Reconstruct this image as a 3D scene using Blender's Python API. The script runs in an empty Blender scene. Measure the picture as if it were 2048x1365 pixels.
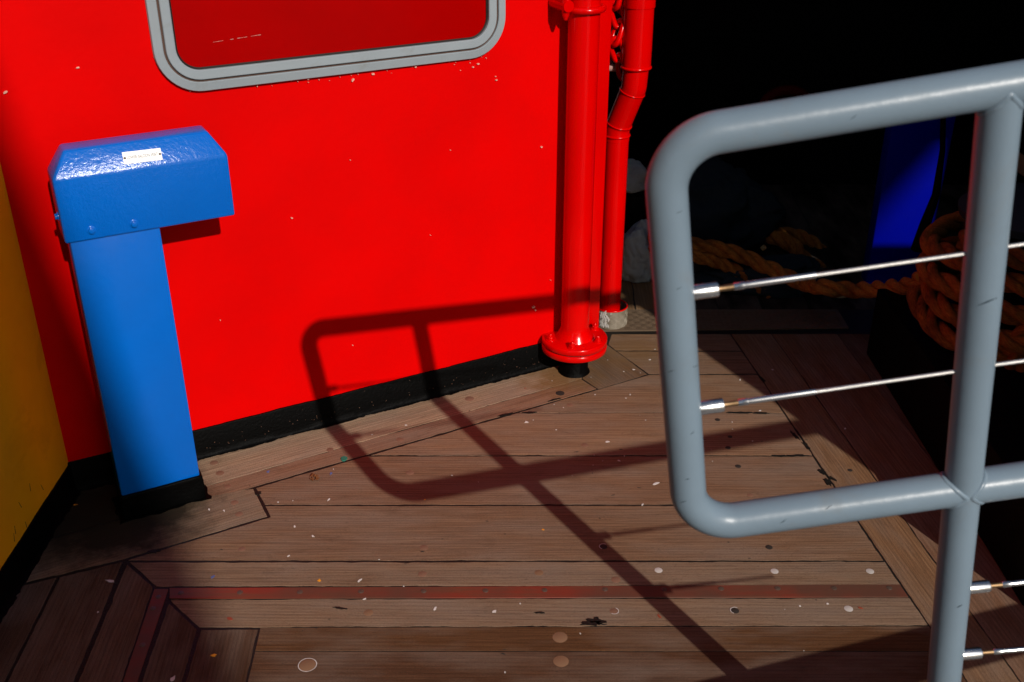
import bpy, bmesh, math, random
import numpy as np
from mathutils import Vector, Matrix, noise
rnd = random.Random(7)
SC = bpy.context.scene
COL = SC.collection

# ---------------------------------------------------------------- camera, sky, sun, exposure
F = 2152.72; TH = 0.4799073; HC = 1.5          # focal length in px of a 2048 px frame, pitch, height
cam = bpy.data.cameras.new('camera'); cam_o = bpy.data.objects.new('camera', cam); COL.objects.link(cam_o)
cam_o.location = (0, 0, HC); cam_o.rotation_euler = (math.pi/2 - TH, 0, 0)
cam.sensor_width = 36; cam.lens = 36*F/2048; cam.clip_start = .05; cam.clip_end = 500
cam.dof.use_dof = True; cam.dof.focus_distance = 2.5; cam.dof.aperture_fstop = 7.1
SC.camera = cam_o
S = Vector((-0.38758733, 0.76561696, -0.51342646))        # the way sunlight travels
W_ = bpy.data.worlds.new('World'); SC.world = W_; W_.use_nodes = True
nt = W_.node_tree; bg = nt.nodes['Background']
sky = nt.nodes.new('ShaderNodeTexSky'); sky.sky_type = 'NISHITA'; sky.sun_disc = False
sky.sun_elevation = math.asin(-S.z); sky.sun_rotation = math.atan2(-S.x, -S.y)
nt.links.new(sky.outputs[0], bg.inputs[0]); bg.inputs[1].default_value = 0.085
sun = bpy.data.lights.new('sun', 'SUN'); sun.energy = 4.0; sun.angle = math.radians(.55); sun.color = (1, .93, .85)
sun_o = bpy.data.objects.new('sun', sun); COL.objects.link(sun_o); sun_o.location = (3, -6, 6)
sun_o.rotation_euler = S.to_track_quat('-Z', 'Y').to_euler()
SC.view_settings.view_transform = 'Standard'; SC.view_settings.look = 'None'
SC.view_settings.exposure = 0; SC.view_settings.gamma = 1

# ---------------------------------------------------------------- measuring: photo pixel (2048 px wide) onto a real plane
C0 = Vector((0, 0, HC)); cT, sT = math.cos(TH), math.sin(TH)
def ray(x, y):
    a = (x-1024)/F; b = (y-682.5)/F
    return Vector((a, cT - b*sT, -sT - b*cT))
def hit(x, y, n, d):
    r = ray(x, y); return C0 + r*((d - n.dot(C0))/n.dot(r))
ZA, YA, XA = Vector((0, 0, 1)), Vector((0, 1, 0)), Vector((1, 0, 0))
def G(x, y, z=0): return hit(x, y, ZA, z)
def V(x, y, Y): return hit(x, y, YA, Y)
WN = Vector((0.4724817, -0.8813405, 0)); WK = -2.3566517; WU = Vector((0.8813405, 0.4724817, 0))
def WP(s, o, z): return WU*s + WN*(WK+o) + Vector((0, 0, z))     # wall frame: along, out, up
def WS(x, y, o=0):
    p = hit(x, y, WN, WK+o); return p.dot(WU), p.z
GN = Vector((0.04170344, -0.99800858, -0.04732553)); GK = -1.1153862
def GP(x, y): return hit(x, y, GN, GK)

# ---------------------------------------------------------------- materials
def nodes(name):
    m = bpy.data.materials.new(name); m.use_nodes = True
    t = m.node_tree; return m, t, t.nodes['Principled BSDF']
def N(t, typ, **kw):
    n = t.nodes.new(typ)
    for k, v in kw.items():
        if k in n.bl_rna.properties: setattr(n, k, v)
        else: n.inputs[k].default_value = v
    return n
def noise_tex(t, scale, detail=3, rough=.55, vec=None, dist=0):
    n = N(t, 'ShaderNodeTexNoise'); n.inputs['Scale'].default_value = scale
    n.inputs['Detail'].default_value = detail; n.inputs['Roughness'].default_value = rough
    n.inputs['Distortion'].default_value = dist
    if vec is not None: t.links.new(vec, n.inputs['Vector'])
    return n
def ramp(t, fac, stops):
    r = N(t, 'ShaderNodeValToRGB'); e = r.color_ramp.elements
    while len(e) < len(stops): e.new(.5)
    for q, (p, c) in zip(e, stops):
        q.position = p; q.color = c if len(c) == 4 else (*c, 1)
    t.links.new(fac, r.inputs[0]); return r
def mix(t, fac, a, b, mode='MIX'):
    m = N(t, 'ShaderNodeMix', data_type='RGBA', blend_type=mode)
    for s, v in ((0, fac), (6, a), (7, b)):
        if hasattr(v, 'links'): t.links.new(v, m.inputs[s])
        else: m.inputs[s].default_value = v if not isinstance(v, tuple) or len(v) == 4 else (*v, 1)
    return m.outputs[2]
def bump(t, bsdf, h, strength, dist):
    b = N(t, 'ShaderNodeBump', Strength=strength, Distance=dist)
    t.links.new(h, b.inputs['Height'])
    if bsdf.inputs['Normal'].links: t.links.new(bsdf.inputs['Normal'].links[0].from_socket, b.inputs['Normal'])
    t.links.new(b.outputs[0], bsdf.inputs['Normal'])
def paint(name, c, rough=.35, spec=.4, lump=.0, lump_scale=90, dirt=None, dirt_amt=.5, dirt_scale=6, fine=.0, coat=0):
    m, t, b = nodes(name)
    co = N(t, 'ShaderNodeTexCoord').outputs['Object']
    lo = noise_tex(t, 3.5, 4, .6, co)
    c2 = tuple(v*.86 for v in c)
    out = mix(t, ramp(t, lo.outputs[0], [(.35, (0,0,0)), (.7, (1,1,1))]).outputs[0], c, c2)
    if dirt:
        d = noise_tex(t, dirt_scale, 8, .68, co, .6)
        out = mix(t, ramp(t, d.outputs[0], [(.56, (0,0,0)), (.56+.22*dirt_amt+.04, (dirt_amt,)*3)]).outputs[0], out, dirt)
    t.links.new(out, b.inputs['Base Color'])
    b.inputs['Specular IOR Level'].default_value = spec
    rr = noise_tex(t, 14, 4, .6, co)
    r = N(t, 'ShaderNodeMapRange'); r.inputs[3].default_value = rough*.75; r.inputs[4].default_value = rough*1.3
    t.links.new(rr.outputs[0], r.inputs[0]); t.links.new(r.outputs[0], b.inputs['Roughness'])
    if coat: b.inputs['Coat Weight'].default_value = coat; b.inputs['Coat Roughness'].default_value = .12
    if fine: bump(t, b, noise_tex(t, 420, 2, .5, co).outputs[0], fine, .002)
    if lump: bump(t, b, noise_tex(t, lump_scale, 3, .5, co).outputs[0], lump, .004)
    return m
RED = (.66, .0, .0)
M_red = paint('red_wall_paint', RED, .55, .04, .10, 60, fine=.05)
M_redgloss = paint('red_gloss_paint', (.67, .0, .0), .17, .32, .12, 45, fine=.03)
M_pane = paint('dark_red_pane', (.33, .0, .0), .2, .08, .0)
M_orange = paint('orange_paint', (.96, .37, .002), .5, .25, .08, 50, dirt=(.5, .17, .004), dirt_amt=.2)
M_blue = paint('blue_gloss_paint', (.0, .118, .53), .19, .45, .08, 70, fine=.02)
M_navy = paint('ultramarine_paint', (.0, .002, .25), .4, .08, .1, 60)
M_black = paint('black_tar_paint', (.0012, .0012, .0012), .5, .05, .3, 130, fine=.4)
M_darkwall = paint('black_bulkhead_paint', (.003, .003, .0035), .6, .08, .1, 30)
M_grey = paint('grey_gate_paint', (.163, .220, .270), .34, .36, .10, 55, dirt=(.16, .17, .17), dirt_amt=.35, dirt_scale=9, fine=.03)
M_frame = paint('window_frame_grey', (.27, .315, .345), .45, .22, .06, 70, dirt=(.2, .21, .2), dirt_amt=.4, dirt_scale=16)
M_rubber = paint('seal_rubber', (.02, .012, .01), .6, .3)
M_rustline = paint('rust_brown_groove', (.095, .055, .042), .7, .2)
M_white = paint('white_plate', (.85, .86, .85), .35, .4, dirt=(.6, .55, .5), dirt_amt=.3, dirt_scale=60)
M_ink = paint('engraved_ink', (.10, .11, .13), .6, .2)
M_screwhead = paint('dark_screw', (.075, .050, .036), .5, .5, .4, 300)
M_flesh = paint('pale_rope_end', (.45, .25, .22), .8, .2)
M_slate = paint('slate_canvas', (.018, .027, .034), .85, .1, .3, 60)
M_sack = paint('grey_canvas', (.40, .44, .45), .8, .2, .25, 70, dirt=(.06, .06, .06), dirt_amt=.6, dirt_scale=20)
M_timber = paint('weathered_timber', (.30, .17, .09), .8, .2, .3, 50)
M_flake_w = paint('white_paint_fleck', (.62, .58, .55), .6, .2)
M_flake_o = paint('orange_paint_fleck', (.75, .30, .02), .5, .2)
M_flake_b = paint('blue_paint_fleck', (.10, .13, .30), .5, .2)
M_flake_r = paint('red_paint_fleck', (.28, .06, .03), .5, .2)
M_green = paint('green_chip', (.02, .16, .11), .5, .3)
M_leaf = paint('dry_leaf', (.16, .055, .02), .8, .1)
M_paleleaf = paint('pale_leaf', (.62, .48, .22), .6, .2)
M_chip = paint('bare_primer_chip', (.75, .38, .30), .6, .3)
M_plugtan = paint('tan_plug', (.21, .115, .065), .75, .15)
M_plugtone = paint('wood_plug', (.20, .105, .068), .75, .15)
M_plugdark = paint('dark_plug', (.028, .022, .018), .7, .3)
M_plugwhite = paint('white_filled_plug', (.48, .45, .42), .7, .2, dirt=(.22, .16, .12), dirt_amt=.7, dirt_scale=90)
M_quay = paint('quay_concrete', (.22, .21, .20), .9, .2, dirt=(.1, .1, .1), dirt_scale=1.5)
M_caster = paint('dark_shade_caster', (.10, .095, .09), .9, .1)

def metal_mat(name, c, rough, aniso=0):
    m, t, b = nodes(name); b.inputs['Metallic'].default_value = 1
    co = N(t, 'ShaderNodeTexCoord').outputs['Object']
    d = noise_tex(t, 60, 5, .6, co)
    t.links.new(mix(t, d.outputs[0], c, tuple(v*.75 for v in c)), b.inputs['Base Color'])
    b.inputs['Roughness'].default_value = rough
    return m
M_chrome = metal_mat('polished_steel', (.78, .78, .78), .27)
M_wire = metal_mat('galvanised_wire', (.75, .73, .70), .42)
M_rusty = metal_mat('rusty_thread', (.30, .19, .10), .5)

def wood_mat():
    m, t, b = nodes('deck_wood')
    uv = N(t, 'ShaderNodeUVMap', uv_map='UVMap').outputs[0]
    tint = N(t, 'ShaderNodeVertexColor', layer_name='tint').outputs['Color']
    def mp(sx, sy):
        k = N(t, 'ShaderNodeMapping'); k.inputs['Scale'].default_value = (sx, sy, 1); t.links.new(uv, k.inputs['Vector']); return k.outputs[0]
    g1 = noise_tex(t, 1, 5, .62, mp(3.0, 62), 1.4)           # growth-ring bands
    g2 = noise_tex(t, 1, 4, .65, mp(9, 330), .5)            # fibres
    g3 = noise_tex(t, 1, 3, .6, mp(3.5, 11))                # patches
    g4 = noise_tex(t, 1, 2, .5, mp(70, 520))                # open pores
    g5 = noise_tex(t, 1, 6, .7, mp(7, 20), .8)
    wv = N(t, 'ShaderNodeTexWave', wave_type='BANDS', bands_direction='Y'); wv.inputs['Scale'].default_value = 1; wv.inputs['Distortion'].default_value = 9; wv.inputs['Detail'].default_value = 3; wv.inputs['Detail Scale'].default_value = .55
    t.links.new(mp(.9, 34), wv.inputs['Vector'])
    g6 = noise_tex(t, 1, 2, .6, mp(420, 700))
    col = mix(t, ramp(t, g1.outputs[0], [(.3, (0,0,0)), (.7, (1,1,1))]).outputs[0], (.80, .77, .75), (1.14, 1.15, 1.13))
    col = mix(t, 1.0, tint, col, 'MULTIPLY')
    col = mix(t, ramp(t, g2.outputs[0], [(.36, (.45,)*3), (.58, (0,0,0))]).outputs[0], col, mix(t, 1.0, col, (.45, .42, .40), 'MULTIPLY'))
    col = mix(t, ramp(t, g2.outputs[0], [(.58, (0,0,0)), (.80, (.5,)*3)]).outputs[0], col, mix(t, 1.0, col, (1.6, 1.7, 1.75), 'MULTIPLY'))
    grey = ramp(t, g3.outputs[0], [(.40, (0,0,0)), (.70, (.8,)*3)]).outputs[0]
    col = mix(t, grey, col, mix(t, .6, mix(t, 1.0, col, (1.05, 1.12, 1.16), 'MULTIPLY'), (.205, .158, .125)))
    col = mix(t, ramp(t, g4.outputs[0], [(.64, (0,0,0)), (.72, (.6,)*3)]).outputs[0], col, (.030, .018, .012))
    col = mix(t, ramp(t, g5.outputs[0], [(.55, (0,0,0)), (.78, (.55,)*3)]).outputs[0], col, mix(t, 1.0, col, (.5, .46, .44), 'MULTIPLY'))
    col = mix(t, ramp(t, wv.outputs['Fac'], [(.15, (.34,)*3), (.55, (0,0,0))]).outputs[0], col, mix(t, 1.0, col, (.60, .55, .52), 'MULTIPLY'))
    col = mix(t, ramp(t, g6.outputs[0], [(.3, (0,0,0)), (.7, (1,1,1))]).outputs[0], mix(t, 1.0, col, (.62, .61, .60), 'MULTIPLY'), mix(t, 1.0, col, (1.36, 1.37, 1.37), 'MULTIPLY'))
    # rust run-off from the foot of the standpipe and grime by the skirting: stains with a shape of their own
    geo = N(t, 'ShaderNodeNewGeometry').outputs['Position']
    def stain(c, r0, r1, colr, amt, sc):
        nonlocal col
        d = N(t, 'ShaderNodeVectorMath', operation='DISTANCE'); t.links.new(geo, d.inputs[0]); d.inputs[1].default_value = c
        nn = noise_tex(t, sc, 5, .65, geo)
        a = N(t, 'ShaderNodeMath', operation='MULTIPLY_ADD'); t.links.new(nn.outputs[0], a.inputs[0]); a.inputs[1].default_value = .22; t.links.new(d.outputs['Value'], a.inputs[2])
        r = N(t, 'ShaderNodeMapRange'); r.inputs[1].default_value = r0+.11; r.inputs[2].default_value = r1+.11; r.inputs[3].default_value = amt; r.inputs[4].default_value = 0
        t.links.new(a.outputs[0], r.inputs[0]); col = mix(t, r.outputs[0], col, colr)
    stain((.13, 2.66, 0), .03, .13, (.16, .075, .018), .75, 22)
    stain((.36, 2.80, 0), .03, .12, (.17, .09, .03), .5, 22)
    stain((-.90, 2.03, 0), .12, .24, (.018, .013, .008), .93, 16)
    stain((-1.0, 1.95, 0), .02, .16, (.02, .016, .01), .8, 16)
    t.links.new(col, b.inputs['Base Color'])
    b.inputs['Specular IOR Level'].default_value = .12
    b.inputs['Roughness'].default_value = .78
    bump(t, b, g2.outputs[0], .45, .0012); bump(t, b, g1.outputs[0], .25, .002)
    return m
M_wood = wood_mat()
def caulk_mat():
    m, t, b = nodes('deck_caulk')
    co = N(t, 'ShaderNodeTexCoord').outputs['Object']
    t.links.new(ramp(t, noise_tex(t, 160, 4, .6, co).outputs[0], [(.3, (.002,.002,.002)), (.75, (.014,.012,.008))]).outputs[0], b.inputs['Base Color'])
    b.inputs['Roughness'].default_value = .6; b.inputs['Specular IOR Level'].default_value = .3
    bump(t, b, noise_tex(t, 260, 3, .6, co).outputs[0], .8, .003)
    return m
M_caulk = caulk_mat()
def brass_mat():
    m, t, b = nodes('red_worn_strip')
    co = N(t, 'ShaderNodeTexCoord').outputs['Object']
    k = N(t, 'ShaderNodeMapping'); k.inputs['Scale'].default_value = (5, 40, 5); t.links.new(co, k.inputs[0])
    n1 = noise_tex(t, 1, 6, .65, k.outputs[0]); n2 = noise_tex(t, 3, 3, .6, co)
    c = mix(t, ramp(t, n1.outputs[0], [(.35, (0,0,0)), (.65, (1,1,1))]).outputs[0], (.20, .024, .013), (.13, .044, .023))
    c = mix(t, ramp(t, n2.outputs[0], [(.40, (0,0,0)), (.56, (.9,)*3)]).outputs[0], c, (.088, .041, .026))
    t.links.new(c, b.inputs['Base Color']); b.inputs['Roughness'].default_value = .55; b.inputs['Specular IOR Level'].default_value = .3
    return m
M_strip = brass_mat()
def plate_mat():
    m, t, b = nodes('chequer_plate')
    uv = N(t, 'ShaderNodeTexCoord').outputs['Object']
    d = noise_tex(t, 25, 6, .65, uv)
    t.links.new(ramp(t, d.outputs[0], [(.3, (.15, .12, .08)), (.7, (.33, .29, .23))]).outputs[0], b.inputs['Base Color'])
    b.inputs['Metallic'].default_value = .25; b.inputs['Roughness'].default_value = .6
    return m
M_plate = plate_mat()
def rope_mat(name, ca, cb):
    m, t, b = nodes(name)
    uv = N(t, 'ShaderNodeUVMap', uv_map='UVMap').outputs[0]
    k = N(t, 'ShaderNodeMapping'); k.inputs['Scale'].default_value = (13, 1.3, 1); k.inputs['Rotation'].default_value = (0, 0, .12); t.links.new(uv, k.inputs[0])
    n1 = noise_tex(t, 6, 4, .6, k.outputs[0])
    co = N(t, 'ShaderNodeTexCoord').outputs['Object']; n2 = noise_tex(t, 9, 4, .6, co)
    c = mix(t, ramp(t, n1.outputs[0], [(.36, (0,0,0)), (.64, (1,1,1))]).outputs[0], ca, cb)
    c = mix(t, ramp(t, n2.outputs[0], [(.45, (0,0,0)), (.7, (.8,)*3)]).outputs[0], c, (.035, .012, .004))
    t.links.new(c, b.inputs['Base Color']); b.inputs['Roughness'].default_value = .75; b.inputs['Specular IOR Level'].default_value = .2
    bump(t, b, n1.outputs[0], 1.0, .008)
    return m
M_rope = rope_mat('orange_rope_fibre', (.62, .19, .025), (.20, .036, .005)); M_rope_lit = rope_mat('lit_rope_fibre', (.82, .32, .05), (.30, .075, .009))  # second rope colour is brightened to stand in for light on those ropes
def glint(m, scale, amt):          # brush-marked thick gloss: a coarse wavy bump
    t = m.node_tree; b = t.nodes['Principled BSDF']; co = N(t, 'ShaderNodeTexCoord').outputs['Object']
    k = N(t, 'ShaderNodeMapping'); k.inputs['Scale'].default_value = (1, 1.6, 1); t.links.new(co, k.inputs[0])
    bump(t, b, noise_tex(t, scale, 5, .62, k.outputs[0], .5).outputs[0], amt, .006)

# ---------------------------------------------------------------- mesh helpers
def link_obj(name, bm, mat, parent=None, origin=None, smooth=True, angle=40):
    """one mesh object; bm is in world coordinates, origin = where the object's origin goes"""
    if origin is None: origin = getattr(parent, '_o', None) or (ORI.get(parent.name) if parent else Vector((0, 0, 0)))
    origin = Vector(origin)
    bmesh.ops.translate(bm, verts=bm.verts, vec=-origin)
    bmesh.ops.recalc_face_normals(bm, faces=bm.faces)
    me = bpy.data.meshes.new(name); bm.to_mesh(me); bm.free()
    if smooth:
        me.shade_smooth() if hasattr(me, 'shade_smooth') else None
        try: me.set_sharp_from_angle(angle=math.radians(angle))
        except Exception: pass
    me.materials.append(mat)
    o = bpy.data.objects.new(name, me); COL.objects.link(o)
    if parent: o.parent = parent; o.location = (0, 0, 0)
    else: o.location = origin
    ORI[o.name] = origin
    return o
ORI = {}
def thing(name, label, cat, loc, group=None):
    o = bpy.data.objects.new(name, None); COL.objects.link(o); o.location = loc; o.empty_display_size = .1
    o['label'] = label; o['category'] = cat
    if group: o['group'] = group
    ORI[o.name] = Vector(loc); return o
def tag(o, label, cat, group=None, kind=None):
    if label: o['label'] = label
    if cat: o['category'] = cat
    if group: o['group'] = group
    if kind: o['kind'] = kind
    return o
def frames(pts, closed=False):
    n = len(pts); T = []
    for i in range(n):
        a = pts[i-1] if (i > 0 or closed) else pts[i]; b = pts[(i+1) % n] if (i < n-1 or closed) else pts[i]
        T.append((b-a).normalized())
    u = T[0].orthogonal().normalized(); U = []
    for i in range(n):
        if i:
            q = T[i-1].rotation_difference(T[i]); u = q @ u
        u = (u - T[i]*u.dot(T[i])).normalized(); U.append(u)
    return T, U
def tube(bm, pts, r, seg=20, closed=False, caps=True, uvl=None):
    pts = [Vector(p) for p in pts]; T, U = frames(pts, closed); rings = []
    L = 0; Ls = []
    for i, p in enumerate(pts):
        if i: L += (p-pts[i-1]).length
        Ls.append(L)
        rr = r[i] if isinstance(r, (list, tuple)) else r
        v = T[i].cross(U[i])
        rings.append([bm.verts.new(p + (U[i]*math.cos(2*math.pi*k/seg) + v*math.sin(2*math.pi*k/seg))*rr) for k in range(seg)])
    m = len(rings)
    for i in range(m if closed else m-1):
        a, b = rings[i], rings[(i+1) % m]
        for k in range(seg):
            f = bm.faces.new((a[k], a[(k+1) % seg], b[(k+1) % seg], b[k]))
            if uvl is not None and i < m-1:
                for lp, (uu, vv) in zip(f.loops, ((k, Ls[i]), (k+1, Ls[i]), (k+1, Ls[i+1]), (k, Ls[i+1]))): lp[uvl].uv = (uu/seg, vv*10)
    if caps and not closed:
        bm.faces.new(rings[0][::-1]); bm.faces.new(rings[-1])
def fillet(pts, r, n=10):
    """polyline with rounded inner corners"""
    out = [Vector(pts[0])]
    for i in range(1, len(pts)-1):
        p = Vector(pts[i]); a = (Vector(pts[i-1])-p).normalized(); b = (Vector(pts[i+1])-p).normalized()
        ang = a.angle(b); d = r/math.tan(ang/2); c = p + (a+b).normalized()*(r/math.sin(ang/2))
        s = p+a*d-c; e = p+b*d-c; tot = s.angle(e); ax = s.cross(e).normalized()
        for k in range(n+1): out.append(c + Matrix.Rotation(tot*k/n, 3, ax) @ s)
    out.append(Vector(pts[-1])); return out
def prism(bm, ring, vec):
    a = [bm.verts.new(p) for p in ring]; b = [bm.verts.new(Vector(p)+vec) for p in ring]; n = len(a)
    bm.faces.new(a[::-1]); bm.faces.new(b)
    for i in range(n): bm.faces.new((a[i], a[(i+1) % n], b[(i+1) % n], b[i]))
def boxw(bm, s0, s1, o0, o1, z0, z1):
    prism(bm, [WP(s0, o0, z0), WP(s1, o0, z0), WP(s1, o1, z0), WP(s0, o1, z0)], Vector((0, 0, z1-z0)))
def boxx(bm, a, b):
    prism(bm, [Vector((a[0], a[1], a[2])), Vector((b[0], a[1], a[2])), Vector((b[0], b[1], a[2])), Vector((a[0], b[1], a[2]))], Vector((0, 0, b[2]-a[2])))
def bevel(bm, w, seg=2, ang=30):
    bmesh.ops.recalc_face_normals(bm, faces=bm.faces)
    es = [e for e in bm.edges if len(e.link_faces) == 2 and e.calc_face_angle(0) > math.radians(ang)]
    bmesh.ops.bevel(bm, geom=es, offset=w, segments=seg, affect='EDGES', profile=.5)
def lathe(bm, c, prof, seg=40, axis=ZA, caps=True):
    """profile [(radius, height)] about an axis at c"""
    q = ZA.rotation_difference(axis); rings = []
    for r, h in prof:
        rings.append([bm.verts.new(Vector(c) + q @ Vector((r*math.cos(2*math.pi*k/seg), r*math.sin(2*math.pi*k/seg), h))) for k in range(seg)])
    for a, b in zip(rings, rings[1:]):
        for k in range(seg): bm.faces.new((a[k], a[(k+1) % seg], b[(k+1) % seg], b[k]))
    if caps: bm.faces.new(rings[0][::-1]); bm.faces.new(rings[-1])
def hexbolt(bm, c, axis, r, h):
    lathe(bm, c, [(r*1.35, 0), (r*1.35, h*.25), (r*1.25, h*.3)], 16, axis)
    q = ZA.rotation_difference(axis)
    ring = [Vector(c) + q @ Vector((r*math.cos(math.pi*k/3+.3), r*math.sin(math.pi*k/3+.3), h*.25)) for k in range(6)]
    b2 = bmesh.new(); prism(b2, ring, (q @ Vector((0, 0, h*.75)))); bevel(b2, r*.14, 2, 20)
    me = bpy.data.meshes.new('tmp'); b2.to_mesh(me); b2.free(); bm.from_mesh(me); bpy.data.meshes.remove(me)
def blob(bm, ring, h):
    """thin irregular fleck"""
    prism(bm, ring, Vector((0, 0, h)))
def fleck_ring(c, r, n=9, ang=0, el=1.6, jit=.35):
    out = []
    for k in range(n):
        a = 2*math.pi*k/n; q = r*(1+rnd.uniform(-jit, jit))
        x, y = q*el*math.cos(a), q*math.sin(a)
        out.append(Vector((c.x + x*math.cos(ang)-y*math.sin(ang), c.y + x*math.sin(ang)+y*math.cos(ang), c.z)))
    return out

# ================================================================ THE SETTING: quay and deck
bm = bmesh.new(); boxx(bm, (-60, -60, -.75), (60, 60, -.6)); tag(link_obj('quay_ground', bm, M_quay), None, None, kind='structure')
bm = bmesh.new(); boxx(bm, (-3, 1.14, -.5), (4.5, 5.5, -.0007)); deck = tag(link_obj('deck', bm, M_caulk), None, None, kind='structure')

# planks: outlines measured on the deck plane
def inset(ring, g):
    n = len(ring); area = sum(ring[i].x*ring[(i+1) % n].y - ring[(i+1) % n].x*ring[i].y for i in range(n))
    if area < 0:
        ring = ring[::-1]
        if isinstance(g, list): g = [g[(n-2-i) % n] for i in range(n)]
    L = []
    for i in range(n):
        a, b = ring[i], ring[(i+1) % n]; d = (b-a); d.z = 0; d.normalize(); L.append((a + Vector((-d.y, d.x, 0))*(g[i] if isinstance(g, list) else g), d))
    out = []
    for i in range(n):
        (p, d), (q, e) = L[i-1], L[i]; den = d.x*e.y - d.y*e.x
        if abs(den) < 1e-4: out.append(q.copy()); continue
        t_ = ((q.x-p.x)*e.y - (q.y-p.y)*e.x)/den; out.append(p + d*t_)
    return out
pb = bmesh.new(); UVL = pb.loops.layers.uv.new('UVMap'); TL = pb.loops.layers.float_color.new('tint')
def plank(ring, dirv, tint, gap=.0031, wob=.0011):
    ring = [Vector((p.x, p.y, 0)) for p in ring]
    ring = inset(ring, gap); n = len(ring); dense = []
    sd = rnd.uniform(0, 99)
    for i in range(n):
        a, b = ring[i], ring[(i+1) % n]; L = (b-a).length; m = max(1, int(L/.012)); d = (b-a).normalized(); nn = Vector((-d.y, d.x, 0))
        for k in range(m):
            p = a + (b-a)*(k/m)
            w = 0 if k == 0 else wob*(noise.noise(Vector((p.x*60, p.y*60, sd)))*1.6 + noise.noise(Vector((p.x*14, p.y*14, sd)))*1.4)
            if k and noise.noise(Vector((p.x*9, p.y*9, sd+7))) > .42: w += wob*1.6*abs(noise.noise(Vector((p.x*90, p.y*90, sd))))*2
            dense.append(p + nn*w)
    zt = rnd.uniform(0, .0002)
    top = inset(dense, .0005)
    A = [pb.verts.new(p + Vector((0, 0, -.0050))) for p in dense]
    A2 = [pb.verts.new(p + Vector((0, 0, zt-.0004))) for p in dense]
    B = [pb.verts.new(p + Vector((0, 0, zt))) for p in top]
    fs = [pb.faces.new(B)]
    for X_, Y_ in ((A, A2), (A2, B)):
        for i in range(len(A)): fs.append(pb.faces.new((X_[i], X_[(i+1) % len(A)], Y_[(i+1) % len(A)], Y_[i])))
    d = Vector((dirv.x, dirv.y, 0)).normalized(); off = (rnd.uniform(0, 40), rnd.uniform(0, 40)); j = rnd.uniform(.86, 1.12)
    skew = rnd.uniform(-.015, .015)
    for f in fs:
        for l in f.loops:
            u_ = l.vert.co.dot(d); v_ = d.x*l.vert.co.y - d.y*l.vert.co.x
            l[UVL].uv = (u_ + off[0], v_ + off[1] + u_*skew); l[TL] = (tint[0]*j, tint[1]*j, tint[2]*j*.92, 1)
def gp(*a): return [G(x, y) for x, y in a]
def ext(a, b, Yt):      # ground line through two pixels carried on to Y = Yt
    p, q = G(*a), G(*b); t_ = (Yt-p.y)/(q.y-p.y); return p + (q-p)*t_
T_main = (0.2250, 0.1323, 0.0853); T_main2 = (0.2160, 0.1266, 0.0797); T_main3 = (0.2295, 0.1323, 0.0871)
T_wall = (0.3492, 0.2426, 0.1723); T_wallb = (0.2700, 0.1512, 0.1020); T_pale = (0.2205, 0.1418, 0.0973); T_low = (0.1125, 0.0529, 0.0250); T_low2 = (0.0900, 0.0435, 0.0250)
T_left = (0.1000, 0.0588, 0.0391); T_side = (0.2000, 0.1103, 0.0618); T_c = (0.2340, 0.1559, 0.1066)  # left boards' tint lowered to deepen the shade over them
yY = lambda y: G(1000, y).y
g1a, g1b = G(1466, 675), G(1855, 1247)
def g1(Y): t_ = (Y-g1a.y)/(g1b.y-g1a.y); return g1a + (g1b-g1a)*t_
lba, lbb = G(508, 976), G(1296, 749)
def lb(Y): t_ = (Y-lba.y)/(lbb.y-lba.y); return lba + (lbb-lba)*t_
Y0, Y1, Y2, Y3, Y4, Y5, Y6 = yY(668), yY(703), yY(749), yY(826), yY(912), yY(1010), yY(1123)
pr = G(1215, 690)
plank([pr, G(1222, 668), g1(Y0), g1(Y1), G(1230, 702)], XA, T_main2)
plank([G(1230, 702), g1(Y1), g1(Y2), lbb], XA, T_main)
plank([lbb, g1(Y2), g1(Y3), lb(Y3)], XA, T_main2, [.0032, .0030, .0012, .0050])
plank([lb(Y3), g1(Y3), g1(Y4), lb(Y4)], XA, T_main, [.0012, .0030, .0024, .0050])
plank([lb(Y4), g1(Y4), g1(Y5), G(527, 1011), lba], XA, T_main3, [.0024, .0030, .0024, .0040, .0036])
plank([G(527, 1011), g1(Y5), g1(Y6), G(254, 1123), G(252, 1120), G(538, 1034)], XA, T_main, .0032)
Yb0, Yb1, Y7 = yY(1172), yY(1195), yY(1252)
plank([G(256, 1124), g1(Y6), g1(Yb0), G(312, 1174)], XA, T_pale, .002)
plank([G(337, 1199), g1(Yb1), g1(Y7), G(397, 1256)], XA, T_pale, .002)
Y8, Y9, Y10, Y11 = yY(1303), 1.44, 1.30, 1.145
e4 = lambda Y: ext((520, 1257), (494, 1365), Y)
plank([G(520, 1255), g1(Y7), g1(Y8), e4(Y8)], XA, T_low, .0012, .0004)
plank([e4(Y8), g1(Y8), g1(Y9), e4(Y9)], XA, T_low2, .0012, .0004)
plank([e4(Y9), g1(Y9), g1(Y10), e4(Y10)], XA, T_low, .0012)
plank([e4(Y10), g1(Y10), g1(Y11), e4(Y11)], XA, T_low2, .0012)
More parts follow.
